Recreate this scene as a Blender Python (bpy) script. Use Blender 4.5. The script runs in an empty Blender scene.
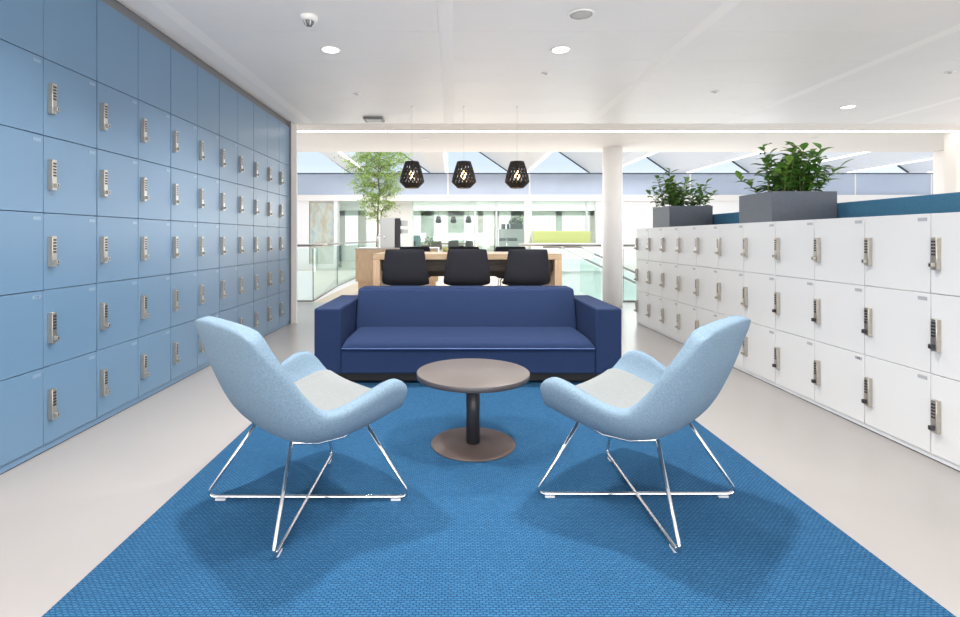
import bpy, bmesh, math, random
from mathutils import Vector, Matrix, noise

# ------------------------------------------------------------------ camera / world / light / exposure
S = bpy.context.scene
COL = S.collection
H = 1.112            # eye height
FPX = 515.0          # focal length in pixels of a 960 wide frame
cd = bpy.data.cameras.new('camera')
cd.lens = FPX / 960 * 36
cd.sensor_width = 36
cd.shift_x = (480 - 453) / 960
cd.shift_y = -(308.5 - 238) / 960
cd.clip_end = 200
cam = bpy.data.objects.new('camera', cd)
cam.location = (0, 0, H)
cam.rotation_euler = (math.pi / 2, 0, 0)
COL.objects.link(cam)
S.camera = cam
S.view_settings.view_transform = 'Standard'
S.view_settings.look = 'None'
S.view_settings.gamma = 1
S.view_settings.use_curve_mapping = False
S.view_settings.exposure = 0.25

W = bpy.data.worlds.new('sky')
S.world = W
W.use_nodes = True
nt = W.node_tree
bg = nt.nodes['Background']
tc = nt.nodes.new('ShaderNodeTexCoord')
sep = nt.nodes.new('ShaderNodeSeparateXYZ')
rmp = nt.nodes.new('ShaderNodeValToRGB')
rmp.color_ramp.elements[0].position = 0.06
rmp.color_ramp.elements[0].color = (0.95, 0.98, 1.0, 1)
rmp.color_ramp.elements[1].position = 0.14
rmp.color_ramp.elements[1].color = (0.64, 0.73, 0.85, 1)
nt.links.new(tc.outputs['Generated'], sep.inputs[0])
nt.links.new(sep.outputs['Z'], rmp.inputs[0])
nt.links.new(rmp.outputs[0], bg.inputs[0])
bg.inputs[1].default_value = 1.1


def area(name, loc, rot, sx, sy, power, color=(1, 1, 1), shape='RECTANGLE', spread=None):
    l = bpy.data.lights.new(name, 'AREA')
    l.energy = power
    l.color = color
    l.shape = shape
    l.size = sx
    if shape == 'RECTANGLE':
        l.size_y = sy
    if spread:
        l.spread = spread
    o = bpy.data.objects.new(name, l)
    o.location = loc
    o.rotation_euler = rot
    COL.objects.link(o)
    return o


PI = math.pi
# daylight from skylights and far office; unseen fills added behind, right and in atrium
area('rear_fill', (0.6, -3.2, 0.9), (PI / 2 + 1.0, 0, 0), 7.0, 2.2, 330, (1.0, 0.92, 0.85))  # unseen panel added behind the camera to bounce light off the ceiling
area('side_fill', (8.6, 2.5, 1.3), (PI / 2 + 0.7, 0, PI / 2), 8.0, 1.8, 95, (1.0, 0.945, 0.895))  # added fill on the right, tilted up; no source built there
area('skylight_daylight', (2.0, 13.4, 3.2), (0, 0, 0), 12.0, 8.0, 470, (1.0, 1.0, 1.0))
area('far_office_daylight', (2.0, 24.3, 1.4), (-PI / 2, 0, 0), 12.0, 2.0, 240, (1, 1, 1))
area('atrium_fill', (2.2, 10.6, 1.3), (-(PI / 2 + 0.25), 0, 0), 9.0, 1.8, 95, (1.0, 0.985, 0.97))  # unseen panel added to brighten the far ceiling and locker ends
DOWN = [(-0.96, 4.04), (0.845, 4.04), (-0.96, 2.24), (0.845, 2.24), (-0.96, 0.44), (0.845, 0.44), (4.45, 5.80)]
DOWN_W = 25

# ------------------------------------------------------------------ materials
MATS = {}


def srgb(r, g, b):
    f = lambda c: ((c / 255 + 0.055) / 1.055) ** 2.4 if c > 10 else c / 255 / 12.92
    return (f(r), f(g), f(b), 1)


def mat(name, col, rough=0.5, metal=0.0, var=0.0, vscale=30.0, bump=0.0, bscale=200.0, spec=0.5, emit=None, estr=0.0, coat=0.0):
    m = bpy.data.materials.new(name)
    m.use_nodes = True
    t = m.node_tree
    p = t.nodes['Principled BSDF']
    p.inputs['Base Color'].default_value = col
    p.inputs['Roughness'].default_value = rough
    p.inputs['Metallic'].default_value = metal
    p.inputs['Specular IOR Level'].default_value = spec
    p.inputs['Coat Weight'].default_value = coat
    if emit:
        p.inputs['Emission Color'].default_value = emit
        p.inputs['Emission Strength'].default_value = estr
    if var or bump:
        co = t.nodes.new('ShaderNodeTexCoord')
    if var:
        n = t.nodes.new('ShaderNodeTexNoise')
        n.inputs['Scale'].default_value = vscale
        n.inputs['Detail'].default_value = 4
        t.links.new(co.outputs['Object'], n.inputs['Vector'])
        r = t.nodes.new('ShaderNodeValToRGB')
        r.color_ramp.elements[0].position = 0.3
        r.color_ramp.elements[1].position = 0.7
        r.color_ramp.elements[0].color = tuple(max(0, c * (1 - var)) for c in col[:3]) + (1,)
        r.color_ramp.elements[1].color = tuple(min(1, c * (1 + var)) for c in col[:3]) + (1,)
        t.links.new(n.outputs['Fac'], r.inputs[0])
        t.links.new(r.outputs[0], p.inputs['Base Color'])
    if bump:
        n2 = t.nodes.new('ShaderNodeTexNoise')
        n2.inputs['Scale'].default_value = bscale
        n2.inputs['Detail'].default_value = 2
        t.links.new(co.outputs['Object'], n2.inputs['Vector'])
        b = t.nodes.new('ShaderNodeBump')
        b.inputs['Strength'].default_value = bump
        b.inputs['Distance'].default_value = 0.002
        t.links.new(n2.outputs['Fac'], b.inputs['Height'])
        t.links.new(b.outputs[0], p.inputs['Normal'])
    MATS[name] = m
    return m


def glass_mat(name, tint, refl=0.12):
    m = bpy.data.materials.new(name)
    m.use_nodes = True
    t = m.node_tree
    for n in list(t.nodes):
        t.nodes.remove(n)
    out = t.nodes.new('ShaderNodeOutputMaterial')
    mix = t.nodes.new('ShaderNodeMixShader')
    tr = t.nodes.new('ShaderNodeBsdfTransparent')
    gl = t.nodes.new('ShaderNodeBsdfGlossy')
    lw = t.nodes.new('ShaderNodeLayerWeight')
    mt = t.nodes.new('ShaderNodeMath')
    mt.operation = 'MULTIPLY_ADD'
    mt.inputs[1].default_value = 0.5
    mt.inputs[2].default_value = refl
    mt.use_clamp = True
    lw.inputs[0].default_value = 0.25
    tr.inputs[0].default_value = tint
    gl.inputs[0].default_value = (0.9, 1, 0.97, 1)
    gl.inputs['Roughness'].default_value = 0.02
    t.links.new(lw.outputs['Fresnel'], mt.inputs[0])
    t.links.new(mt.outputs[0], mix.inputs[0])
    t.links.new(tr.outputs[0], mix.inputs[1])
    t.links.new(gl.outputs[0], mix.inputs[2])
    t.links.new(mix.outputs[0], out.inputs[0])
    MATS[name] = m
    return m


M_blue_door = mat('satin_blue_lacquer', srgb(99, 132, 162), 0.34, spec=0.55, bump=0.04, bscale=300)
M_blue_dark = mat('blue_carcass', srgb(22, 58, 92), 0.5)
M_white_door = mat('satin_white_lacquer', srgb(210, 213, 216), 0.4, bump=0.03, bscale=300)
M_white_dark = mat('white_carcass', srgb(176, 179, 184), 0.5)
M_white_plinth = mat('light_grey_plinth', srgb(205, 210, 216), 0.45)
M_black = mat('black_gap', srgb(18, 18, 20), 0.6)
M_lock = mat('brushed_nickel', srgb(186, 182, 174), 0.32, 0.85, var=0.08, vscale=60)
M_lock_dark = mat('dark_rubber_button', srgb(40, 40, 46), 0.5)
M_plate = mat('engraved_plate', srgb(128, 154, 178), 0.4, 0.1)
M_plate_w = mat('grey_engraved_plate', srgb(166, 170, 177), 0.4, 0.1)
M_digit = mat('plate_ink', srgb(60, 60, 70), 0.5)
M_floor = mat('poured_resin_floor', srgb(156, 153, 152), 0.28, var=0.025, vscale=1.2, spec=0.5, bump=0.02, bscale=8)
M_wallw = mat('white_plaster', srgb(240, 237, 234), 0.8, bump=0.02, bscale=80)
M_warmw = mat('warm_white_paint', srgb(238, 232, 226), 0.7)
M_panel = mat('perforated_metal_ceiling_panel', srgb(240, 238, 236), 0.42, var=0.015, vscale=2.0, spec=0.4)
M_band = mat('white_ceiling_band', srgb(250, 248, 245), 0.5)
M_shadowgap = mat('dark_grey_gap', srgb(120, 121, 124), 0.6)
M_sofa = mat('navy_wool', srgb(32, 50, 86), 0.85, var=0.14, vscale=220, bump=0.5, bscale=900, spec=0.25)
M_piping = mat('blue_piping', srgb(92, 118, 172), 0.8, var=0.1, vscale=200)
M_shell = mat('light_blue_felt', srgb(114, 137, 156), 0.9, var=0.16, vscale=160, bump=0.5, bscale=700, spec=0.2)
M_seatpad = mat('pale_grey_felt', srgb(132, 137, 139), 0.9, var=0.08, vscale=160, bump=0.4, bscale=700, spec=0.2)
M_chrome = mat('polished_chrome', srgb(225, 227, 230), 0.08, 1.0)
M_steel = mat('brushed_stainless', srgb(150, 148, 145), 0.32, 1.0)
M_glide = mat('clear_plastic_glide', srgb(205, 208, 212), 0.3)
M_tabletop = mat('taupe_laminate', srgb(92, 85, 83), 0.42, var=0.03, vscale=8)
M_tableedge = mat('dark_edge_band', srgb(74, 72, 76), 0.45)
M_tablepost = mat('black_powder_coat', srgb(40, 42, 48), 0.4)
M_tablebase = mat('taupe_powder_coat', srgb(86, 74, 71), 0.45)
M_charcoal = mat('charcoal_felt', srgb(46, 47, 54), 0.9, var=0.25, vscale=200, bump=0.4, bscale=700, spec=0.2)
M_pendant = mat('black_stained_wood', srgb(30, 27, 27), 0.6, var=0.2, vscale=40)
M_bulb = mat('warm_bulb', srgb(255, 220, 170), 0.3, emit=(1.0, 0.74, 0.42, 1), estr=5)
M_led = mat('white_led', srgb(255, 255, 255), 0.4, emit=(1.0, 0.96, 0.90, 1), estr=6)
M_led_roof = mat('roof_led', srgb(255, 255, 255), 0.4, emit=(1.0, 0.98, 0.95, 1), estr=1.6)
M_lens = mat('downlight_lens', srgb(255, 255, 255), 0.4, emit=(1.0, 0.95, 0.88, 1), estr=5)
M_plastic = mat('white_plastic', srgb(232, 232, 230), 0.4)
M_grille = mat('grey_grille', srgb(196, 195, 193), 0.5, var=0.1, vscale=300)
M_detector = mat('grey_detector', srgb(105, 110, 114), 0.4)
M_planter = mat('anthracite_planter', srgb(92, 100, 112), 0.55, var=0.05, vscale=50)
M_soil = mat('potting_soil', srgb(48, 38, 30), 0.95, var=0.4, vscale=60, bump=0.6, bscale=120)
M_leaf = mat('glossy_leaf', srgb(92, 142, 60), 0.36, var=0.45, vscale=14)
M_leaf2 = mat('young_leaf', srgb(112, 150, 62), 0.4, var=0.3, vscale=14)
M_stem = mat('green_stem', srgb(92, 110, 60), 0.6)
M_bark = mat('grey_brown_bark', srgb(126, 112, 92), 0.8, var=0.2, vscale=40, bump=0.5, bscale=80)
M_tree_leaf = mat('pale_tree_leaf', srgb(160, 190, 100), 0.5, var=0.3, vscale=6)
M_screen = mat('teal_blue_felt', srgb(72, 130, 166), 0.9, var=0.12, vscale=120, bump=0.3, bscale=500)
M_lime = mat('lime_fabric', srgb(186, 194, 124), 0.85, var=0.06, vscale=60)
M_glass = glass_mat('balustrade_glass', (0.915, 0.97, 0.955, 1), 0.03)
M_glass_mint = glass_mat('mint_facade_glass', (0.935, 0.98, 0.97, 1), 0.04)
M_glass_roof = glass_mat('clear_roof_glass', (0.95, 0.97, 1.0, 1), 0.02)
M_glass_edge = mat('glass_edge_green', srgb(70, 110, 108), 0.2)
M_upstand = mat('frosted_grey_panel', srgb(182, 191, 207), 0.5, var=0.03, vscale=1.5)
M_frame = mat('dark_frame', srgb(66, 78, 88), 0.5)
M_grey_frame = mat('pale_grey_frame', srgb(196, 204, 202), 0.5)
M_mint = mat('mint_panel', srgb(222, 238, 234), 0.5)
M_darkm = mat('dark_machine_plastic', srgb(48, 52, 56), 0.4)
M_steelbox = mat('machine_steel', srgb(205, 208, 208), 0.35, 0.3)
M_worktop = mat('grey_worktop', srgb(188, 180, 172), 0.4)
M_roofw = mat('cool_white_roof_panel', srgb(238, 241, 246), 0.7)
M_tan_floor = mat('tan_wood_floor', srgb(208, 186, 164), 0.4, var=0.06, vscale=3)


def wood_mat(name, c1, c2, scale=6.0, axis=(1, 14, 14)):
    m = bpy.data.materials.new(name)
    m.use_nodes = True
    t = m.node_tree
    p = t.nodes['Principled BSDF']
    p.inputs['Roughness'].default_value = 0.5
    co = t.nodes.new('ShaderNodeTexCoord')
    mp = t.nodes.new('ShaderNodeMapping')
    mp.inputs['Scale'].default_value = axis
    n = t.nodes.new('ShaderNodeTexNoise')
    n.inputs['Scale'].default_value = scale
    n.inputs['Detail'].default_value = 6
    r = t.nodes.new('ShaderNodeValToRGB')
    r.color_ramp.elements[0].color = c1
    r.color_ramp.elements[1].color = c2
    r.color_ramp.elements[0].position = 0.35
    r.color_ramp.elements[1].position = 0.68
    t.links.new(co.outputs['Object'], mp.inputs[0])
    t.links.new(mp.outputs[0], n.inputs['Vector'])
    t.links.new(n.outputs['Fac'], r.inputs[0])
    t.links.new(r.outputs[0], p.inputs['Base Color'])
    MATS[name] = m
    return m


M_oak = wood_mat('light_oak', srgb(186, 160, 128), srgb(206, 182, 150))
M_oak_v = wood_mat('oak_veneer', srgb(200, 168, 134), srgb(218, 190, 158), axis=(14, 14, 1))
M_smoked = wood_mat('smoked_oak', srgb(62, 54, 46), srgb(92, 80, 66))


def carpet_mat():
    m = bpy.data.materials.new('woven_blue_carpet')
    m.use_nodes = True
    t = m.node_tree
    p = t.nodes['Principled BSDF']
    p.inputs['Roughness'].default_value = 0.95
    p.inputs['Specular IOR Level'].default_value = 0.15
    co = t.nodes.new('ShaderNodeTexCoord')
    br = t.nodes.new('ShaderNodeTexBrick')
    br.inputs['Color1'].default_value = srgb(46, 94, 132)
    br.inputs['Color2'].default_value = srgb(54, 104, 143)
    br.inputs['Mortar'].default_value = srgb(24, 62, 97)
    br.inputs['Scale'].default_value = 1.0
    br.inputs['Mortar Size'].default_value = 0.0024
    br.inputs['Mortar Smooth'].default_value = 0.6
    br.inputs['Brick Width'].default_value = 0.019
    br.inputs['Row Height'].default_value = 0.0095
    br.inputs['Bias'].default_value = 0.0
    br.offset = 0.5
    ns = t.nodes.new('ShaderNodeTexNoise')
    ns.inputs['Scale'].default_value = 45
    ns.inputs['Detail'].default_value = 3
    dm = t.nodes.new('ShaderNodeMixRGB')
    dm.blend_type = 'ADD'
    dm.inputs[0].default_value = 0.011
    t.links.new(co.outputs['Object'], ns.inputs['Vector'])
    t.links.new(co.outputs['Object'], dm.inputs[1])
    t.links.new(ns.outputs['Color'], dm.inputs[2])
    t.links.new(dm.outputs[0], br.inputs['Vector'])
    t.links.new(br.outputs['Color'], p.inputs['Base Color'])
    b = t.nodes.new('ShaderNodeBump')
    b.inputs['Strength'].default_value = 0.6
    b.inputs['Distance'].default_value = 0.004
    b.invert = True
    t.links.new(br.outputs['Fac'], b.inputs['Height'])
    t.links.new(b.outputs[0], p.inputs['Normal'])
    return m


M_carpet = carpet_mat()


def art_mat():
    m = bpy.data.materials.new('abstract_wall_hanging')
    m.use_nodes = True
    t = m.node_tree
    p = t.nodes['Principled BSDF']
    p.inputs['Roughness'].default_value = 0.8
    co = t.nodes.new('ShaderNodeTexCoord')
    mp = t.nodes.new('ShaderNodeMapping')
    mp.inputs['Scale'].default_value = (3.0, 1.0, 1.1)
    n = t.nodes.new('ShaderNodeTexNoise')
    n.inputs['Scale'].default_value = 1.6
    n.inputs['Detail'].default_value = 5
    n.inputs['Distortion'].default_value = 0.6
    r = t.nodes.new('ShaderNodeValToRGB')
    e = r.color_ramp.elements
    e[0].position = 0.25
    e[0].color = srgb(150, 172, 186)
    e[1].position = 0.75
    e[1].color = srgb(200, 196, 170)
    a = e.new(0.45)
    a.color = srgb(198, 204, 194)
    a = e.new(0.58)
    a.color = srgb(188, 178, 156)
    a = e.new(0.66)
    a.color = srgb(170, 186, 186)
    t.links.new(co.outputs['Object'], mp.inputs[0])
    t.links.new(mp.outputs[0], n.inputs['Vector'])
    t.links.new(n.outputs['Fac'], r.inputs[0])
    t.links.new(r.outputs[0], p.inputs['Base Color'])
    return m


M_art = art_mat()

# ------------------------------------------------------------------ mesh helpers


class MB:
    """collects shapes into one bmesh; several materials by index"""

    def __init__(self, *mats):
        self.bm = bmesh.new()
        self.mats = list(mats)

    def _set(self, faces, mi, smooth=False):
        for f in faces:
            f.material_index = mi
            f.smooth = smooth

    def box(self, x0, x1, y0, y1, z0, z1, mi=0, bev=0.0, seg=2):
        bm = self.bm
        if bev:
            t = bmesh.new()
        else:
            t = bm
        vs = [t.verts.new((x, y, z)) for x in (x0, x1) for y in (y0, y1) for z in (z0, z1)]
        fs = []
        for q in ((0, 1, 3, 2), (4, 6, 7, 5), (0, 4, 5, 1), (2, 3, 7, 6), (0, 2, 6, 4), (1, 5, 7, 3)):
            fs.append(t.faces.new([vs[i] for i in q]))
        if bev:
            bmesh.ops.bevel(t, geom=list(t.edges), offset=bev, segments=seg, affect='EDGES', profile=0.5)
            bmesh.ops.recalc_face_normals(t, faces=list(t.faces))
            t.normal_update()
            self.merge(t, mi, smooth=True)
            t.free()
        else:
            self._set(fs, mi)
        return self

    def merge(self, t, mi=0, smooth=False):
        mp = {}
        for v in t.verts:
            mp[v] = self.bm.verts.new(v.co)
        for f in t.faces:
            try:
                g = self.bm.faces.new([mp[v] for v in f.verts])
            except ValueError:
                continue
            g.material_index = mi
            n_ = f.normal
            g.smooth = smooth and max(abs(n_.x), abs(n_.y), abs(n_.z)) < 0.9999

    def poly_prism(self, pts, d, mi=0):
        """pts: list of 3D points (planar), extruded by vector d"""
        a = [self.bm.verts.new(p) for p in pts]
        d = Vector(d)
        b = [self.bm.verts.new(Vector(p) + d) for p in pts]
        n = len(pts)
        fs = [self.bm.faces.new(a[::-1]), self.bm.faces.new(b)]
        for i in range(n):
            j = (i + 1) % n
            fs.append(self.bm.faces.new((a[i], a[j], b[j], b[i])))
        self._set(fs, mi)
        return self

    def lathe(self, prof, cx=0, cy=0, n=32, mi=0, smooth=True, mis=None):
        """prof: list of (r,z) from one axis end to the other"""
        rings = []
        for r, z in prof:
            if r < 1e-6:
                rings.append([self.bm.verts.new((cx, cy, z))])
            else:
                rings.append([self.bm.verts.new((cx + r * math.cos(2 * PI * k / n), cy + r * math.sin(2 * PI * k / n), z)) for k in range(n)])
        for i in range(len(rings) - 1):
            a, b = rings[i], rings[i + 1]
            m_ = mis[i] if mis else mi
            for k in range(n):
                l = (k + 1) % n
                if len(a) == 1 and len(b) == 1:
                    continue
                if len(a) == 1:
                    f = self.bm.faces.new((a[0], b[k], b[l]))
                elif len(b) == 1:
                    f = self.bm.faces.new((a[k], b[0], a[l]))
                else:
                    f = self.bm.faces.new((a[k], b[k], b[l], a[l]))
                f.material_index = m_
                f.smooth = smooth
        return self

    def tube(self, pts, r, n=8, mi=0, closed=False, taper=None):
        pts = [Vector(p) for p in pts]
        N = len(pts)
        rings = []
        up = None
        for i in range(N):
            if closed:
                t = (pts[(i + 1) % N] - pts[i - 1]).normalized()
            else:
                t = (pts[min(i + 1, N - 1)] - pts[max(i - 1, 0)]).normalized()
            if up is None:
                a = Vector((0, 0, 1)) if abs(t.z) < 0.9 else Vector((1, 0, 0))
                up = t.cross(a).normalized()
            else:
                up = (up - t * up.dot(t))
                up = up.normalized() if up.length > 1e-6 else t.orthogonal().normalized()
            w = t.cross(up)
            rr = r if taper is None else r + (taper - r) * i / max(1, N - 1)
            rings.append([self.bm.verts.new(pts[i] + (up * math.cos(2 * PI * k / n) + w * math.sin(2 * PI * k / n)) * rr) for k in range(n)])
        R = range(N) if closed else range(N - 1)
        for i in R:
            a, b = rings[i], rings[(i + 1) % N]
            for k in range(n):
                l = (k + 1) % n
                f = self.bm.faces.new((a[k], a[l], b[l], b[k]))
                f.material_index = mi
                f.smooth = True
        if not closed:
            for ring in (rings[0][::-1], rings[-1]):
                f = self.bm.faces.new(ring)
                f.material_index = mi
        return self

    def mesh(self, name):
        bmesh.ops.recalc_face_normals(self.bm, faces=list(self.bm.faces))
        me = bpy.data.meshes.new(name)
        self.bm.to_mesh(me)
        self.bm.free()
        for m in self.mats:
            me.materials.append(m)
        return me

    def obj(self, name, parent=None, subsurf=0):
        return link(name, self.mesh(name), parent, subsurf)


def link(name, me, parent=None, subsurf=0, loc=None, rot=None):
    o = bpy.data.objects.new(name, me)
    COL.objects.link(o)
    if parent is not None:
        o.parent = parent
    if loc:
        o.location = loc
    if rot:
        o.rotation_euler = rot
    if subsurf:
        s = o.modifiers.new('subsurf', 'SUBSURF')
        s.levels = subsurf
        s.render_levels = subsurf
    return o


def tag(o, label, cat, group=None, kind=None):
    o['label'] = label
    o['category'] = cat
    if group:
        o['group'] = group
    if kind:
        o['kind'] = kind
    return o


def thing(name, label, cat, loc=(0, 0, 0), rz=0, group=None):
    o = bpy.data.objects.new(name, None)
    o.empty_display_size = 0.1
    COL.objects.link(o)
    o.location = loc
    o.rotation_euler = (0, 0, rz)
    return tag(o, label, cat, group)


def struct(name, mb, label=None):
    o = mb.obj(name) if isinstance(mb, MB) else mb
    o['kind'] = 'structure'
    if label:
        o['label'] = label
    return o


def copy_tree(o, parent=None):
    c = o.copy()
    COL.objects.link(c)
    if parent is not None:
        c.parent = parent
    for ch in list(o.children):
        copy_tree(ch, c)
    return c


def rounded(pts, rad, seg=6):
    """open polyline with its inner corners rounded"""
    pts = [Vector(p) for p in pts]
    out = [pts[0]]
    for i in range(1, len(pts) - 1):
        a, p, b = pts[i - 1], pts[i], pts[i + 1]
        da, db = (a - p), (b - p)
        r = min(rad, da.length * 0.45, db.length * 0.45)
        p0, p1 = p + da.normalized() * r, p + db.normalized() * r
        for k in range(seg + 1):
            t = k / seg
            out.append(p0 * (1 - t) ** 2 + p * 2 * t * (1 - t) + p1 * t * t)
    out.append(pts[-1])
    return out


def lerp_table(tab, v):
    """smooth (Catmull-Rom) lookup of rows of numbers at v in 0..len-1"""
    n = len(tab)
    i = max(0, min(n - 2, int(math.floor(v))))
    t = v - i
    p0, p1, p2, p3 = tab[max(i - 1, 0)], tab[i], tab[i + 1], tab[min(i + 2, n - 1)]
    return [0.5 * ((2 * b) + (-a + c) * t + (2 * a - 5 * b + 4 * c - d) * t * t + (-a + 3 * b - 3 * c + d) * t ** 3)
            for a, b, c, d in zip(p0, p1, p2, p3)]


def X_(px, Y):
    return (px - 453) * Y / FPX


def Z_(py, Y):
    return H - (py - 238) * Y / FPX


# ------------------------------------------------------------------ the setting
XL, XR = -2.113, 2.397
CZ = 2.59
# floors
struct('floor', MB(M_floor).box(-2.75, 9.0, -3.6, 8.9, -0.3, 0.0), 'pale warm grey poured floor')
struct('floor_bridge', MB(M_tan_floor).box(X_(313, 8.9), 1.9, 8.9, 17.5, -0.3, -0.002), 'tan floor of the bridge across the atrium')
struct('floor_far', MB(M_tan_floor).box(-9, 16, 17.5, 25.2, -0.3, 0.0), 'floor of the office across the atrium')
struct('floor_lower', MB(M_wallw).box(-9, 16, 8.9, 17.5, -3.7, -3.5), 'white floor of the storey below')
struct('trim_3', MB(M_wallw).box(-9, 16, 17.44, 17.49, -0.35, 0.004), 'white edge of the far floor')
struct('wall_parapet', MB(M_wallw).box(X_(531, 17.35), X_(606, 17.35), 17.3, 17.38, 0, Z_(243, 17.35)), 'low white parapet under the lime bench')
struct('wall_lower', MB(M_wallw).box(-9, 16, 17.45, 17.5, -3.5, -0.3), 'white wall of the storey below')

# ceiling: metal panels between lighter bands
mb = MB(M_panel, M_band, M_shadowgap)
mb.box(-2.75, 9.0, -3.6, 6.66, CZ + 0.03, CZ + 0.12, 1)
bands = [-3.65 + 1.8 * k for k in range(8)]
for i, bx in enumerate(bands):
    x0 = max(-2.10, bx - 0.05)
    x1 = bx + 0.05
    if x1 > x0:
        mb.box(x0, x1, -3.6, 6.66, CZ, CZ + 0.03, 1)
    px0, px1 = max(-2.05, bx + 0.0507), min(8.95, bx + 1.8 - 0.0507)
    if px1 - px0 < 0.05:
        continue
    y = 6.66
    seams = [6.655, 6.07, 5.475, 4.88, 4.28, 3.69, 3.09, 2.49, 1.89, 1.29, 0.69, 0.09, -0.51, -1.11, -1.71, -2.31, -2.91, -3.51]
    for a, b in zip(seams[:-1], seams[1:]):
        mb.box(px0, px1, b + 0.002, a - 0.002, CZ, CZ + 0.028, 0)
struct('ceiling', mb, 'perforated metal panel ceiling with white bands')
mb = MB(M_warmw)
mb.box(-9.0, 12.0, 6.69, 8.85, CZ, CZ + 0.30)
struct('ceiling_soffit', mb, 'plain warm white soffit at the atrium edge')
# dark shadow gap over the blue lockers and the pier closing the locker wall
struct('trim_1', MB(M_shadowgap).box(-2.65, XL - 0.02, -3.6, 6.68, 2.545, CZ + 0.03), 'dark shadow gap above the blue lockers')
mb = MB(M_shadowgap, M_wallw)
mb.box(-2.75, XL + 0.008, 6.665, 6.70, 0, CZ + 0.03, 0)
mb.box(-2.75, X_(296.6, 6.70), 6.70, 6.73, 0, CZ + 0.03, 1)
struct('wall_left', mb, 'white pier ending the blue locker wall')
struct('wall_left_rear', MB(M_wallw).box(-2.80, -2.70, -3.6, 6.7, 0, CZ + 0.1), 'white wall behind the blue lockers')
struct('wall_right', MB(M_warmw).box(6.96, 9.2, 7.12, 7.3, 0, CZ), 'white wall end at far right')
mb = MB(M_warmw)
mb.box(8.25, 8.75, 8.6, 8.85, 0, CZ)
struct('wall_right_pier', mb, 'white pier at the right of the atrium opening')
# round white column
M_column = mat('bright_white_column_paint', srgb(250, 249, 248), 0.7)
cxx = X_(612.5, 8.45)
mb = MB(M_column)
mb.lathe([(0, 0), (0.158, 0), (0.158, CZ), (0, CZ)], cxx, 8.45, 40)
struct('column', mb, 'round white column at the atrium edge')

# rug
o = MB(M_carpet).box(-1.195, 1.462, 0.9, 4.22, 0.0, 0.012).obj('area_rug')
tag(o, 'large woven bright blue area rug under the chairs and sofa', 'rug')

# ------------------------------------------------------------------ atrium shell: roof, facade
FY = 18.0


def SX(px):
    return (px - 453) * FY / FPX


mb = MB(M_warmw)
mb.box(-12, 20, FY - 0.1, FY + 0.25, Z_(201, FY), Z_(195, FY))
struct('trim_2', mb, 'white slab edge across the atrium')
mb = MB(M_upstand, M_warmw, M_frame)
zb, zt = Z_(195, FY), Z_(174, FY)
mb.box(-12, 20, FY, FY + 0.06, zb, zt, 0)
mb.box(-12, 20, FY - 0.03, FY + 0.06, zt, zt + 0.035, 2)
for px in (297, 373, 448, 529.5, 610, 690, 771, 855, 931):
    mb.box(SX(px) - 0.025, SX(px) + 0.025, FY - 0.02, FY, zb, zt, 1)
struct('wall_upstand', mb, 'pale grey spandrel band under the glass roof')

RZ = zt + 0.05
leds = [-0.21 + 2.79 * k for k in range(-3, 7)]
mb = MB(M_roofw, M_frame)
mbl = MB(M_led_roof)
mbg = MB(M_glass_roof)
for xl in leds:
    # flat gutter strip left of each light line
    mb.box(xl - 0.58, xl, 8.85, FY, RZ, RZ + 0.12)
    # sloping white bay, rising to the left from the gutter
    xr = xl + 2.21
    sl = 0.69
    rx = xl + 0.15
    rz = RZ + (xr - rx) * sl
    mb.poly_prism([(xr, 8.85, RZ), (rx, 8.85, rz), (rx, 8.85, rz + 0.12), (xr + 0.15, 8.85, RZ + 0.12)], (0, FY - 8.85 - 0.02, 0), 0)
    # dark raking frame of the gable glass and its short stub
    mb.poly_prism([(xr, FY - 0.02, RZ), (rx, FY - 0.02, rz), (rx, FY - 0.02, rz - 0.04), (xr - 0.058, FY - 0.02, RZ)], (0, 0.06, 0), 1)
    mbl.box(xl - 0.04, xl + 0.04, 9.0, FY - 0.1, RZ - 0.025, RZ - 0.002)
    mbg.poly_prism([(xl, FY + 0.05, RZ), (xr, FY + 0.05, RZ), (rx, FY + 0.05, rz)], (0, 0.01, 0))
struct('ceiling_atrium', mb, 'white sawtooth roof over the atrium')
struct('window_1', mbg, 'gable glazing of the atrium roof')
lo = mbl.obj('roof_light_line')
lo['kind'] = 'structure'

# far facade below the slab edge
zf = Z_(201, FY)
mb = MB(M_wallw)
mb.box(-12, SX(296) - 0.0, FY, FY + 0.15, 0, zf)
mb.box(SX(296), SX(309), FY, FY + 0.15, 0, zf)
mb.box(SX(309), SX(334), FY, FY + 0.15, 0, 0.2)
mb.box(SX(309), SX(334), FY + 0.1, FY + 0.15, 0.2, zf)
mb.box(SX(334), SX(337.5), FY - 0.04, FY + 0.15, 0, zf)
mb.box(SX(367), SX(380), FY - 0.1, FY + 0.2, 0, zf)
mb.box(SX(380), SX(412), FY + 0.6, FY + 0.7, 0, zf)
mb.box(SX(596), SX(740), FY + 0.02, FY + 0.2, 0, zf)
mb.box(SX(740), 20, FY + 0.02, FY + 0.2, 0, zf)
struct('wall_far', mb, 'white facade of the office across the atrium')
mb = MB(M_art)
mb.box(SX(310), SX(333.5), FY + 0.02, FY + 0.06, Z_(279, FY) + 0.2, Z_(203, FY), 0)
o = mb.obj('wall_hanging')
tag(o, 'tall abstract beige and grey textile on the wall across the atrium', 'artwork')
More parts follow.
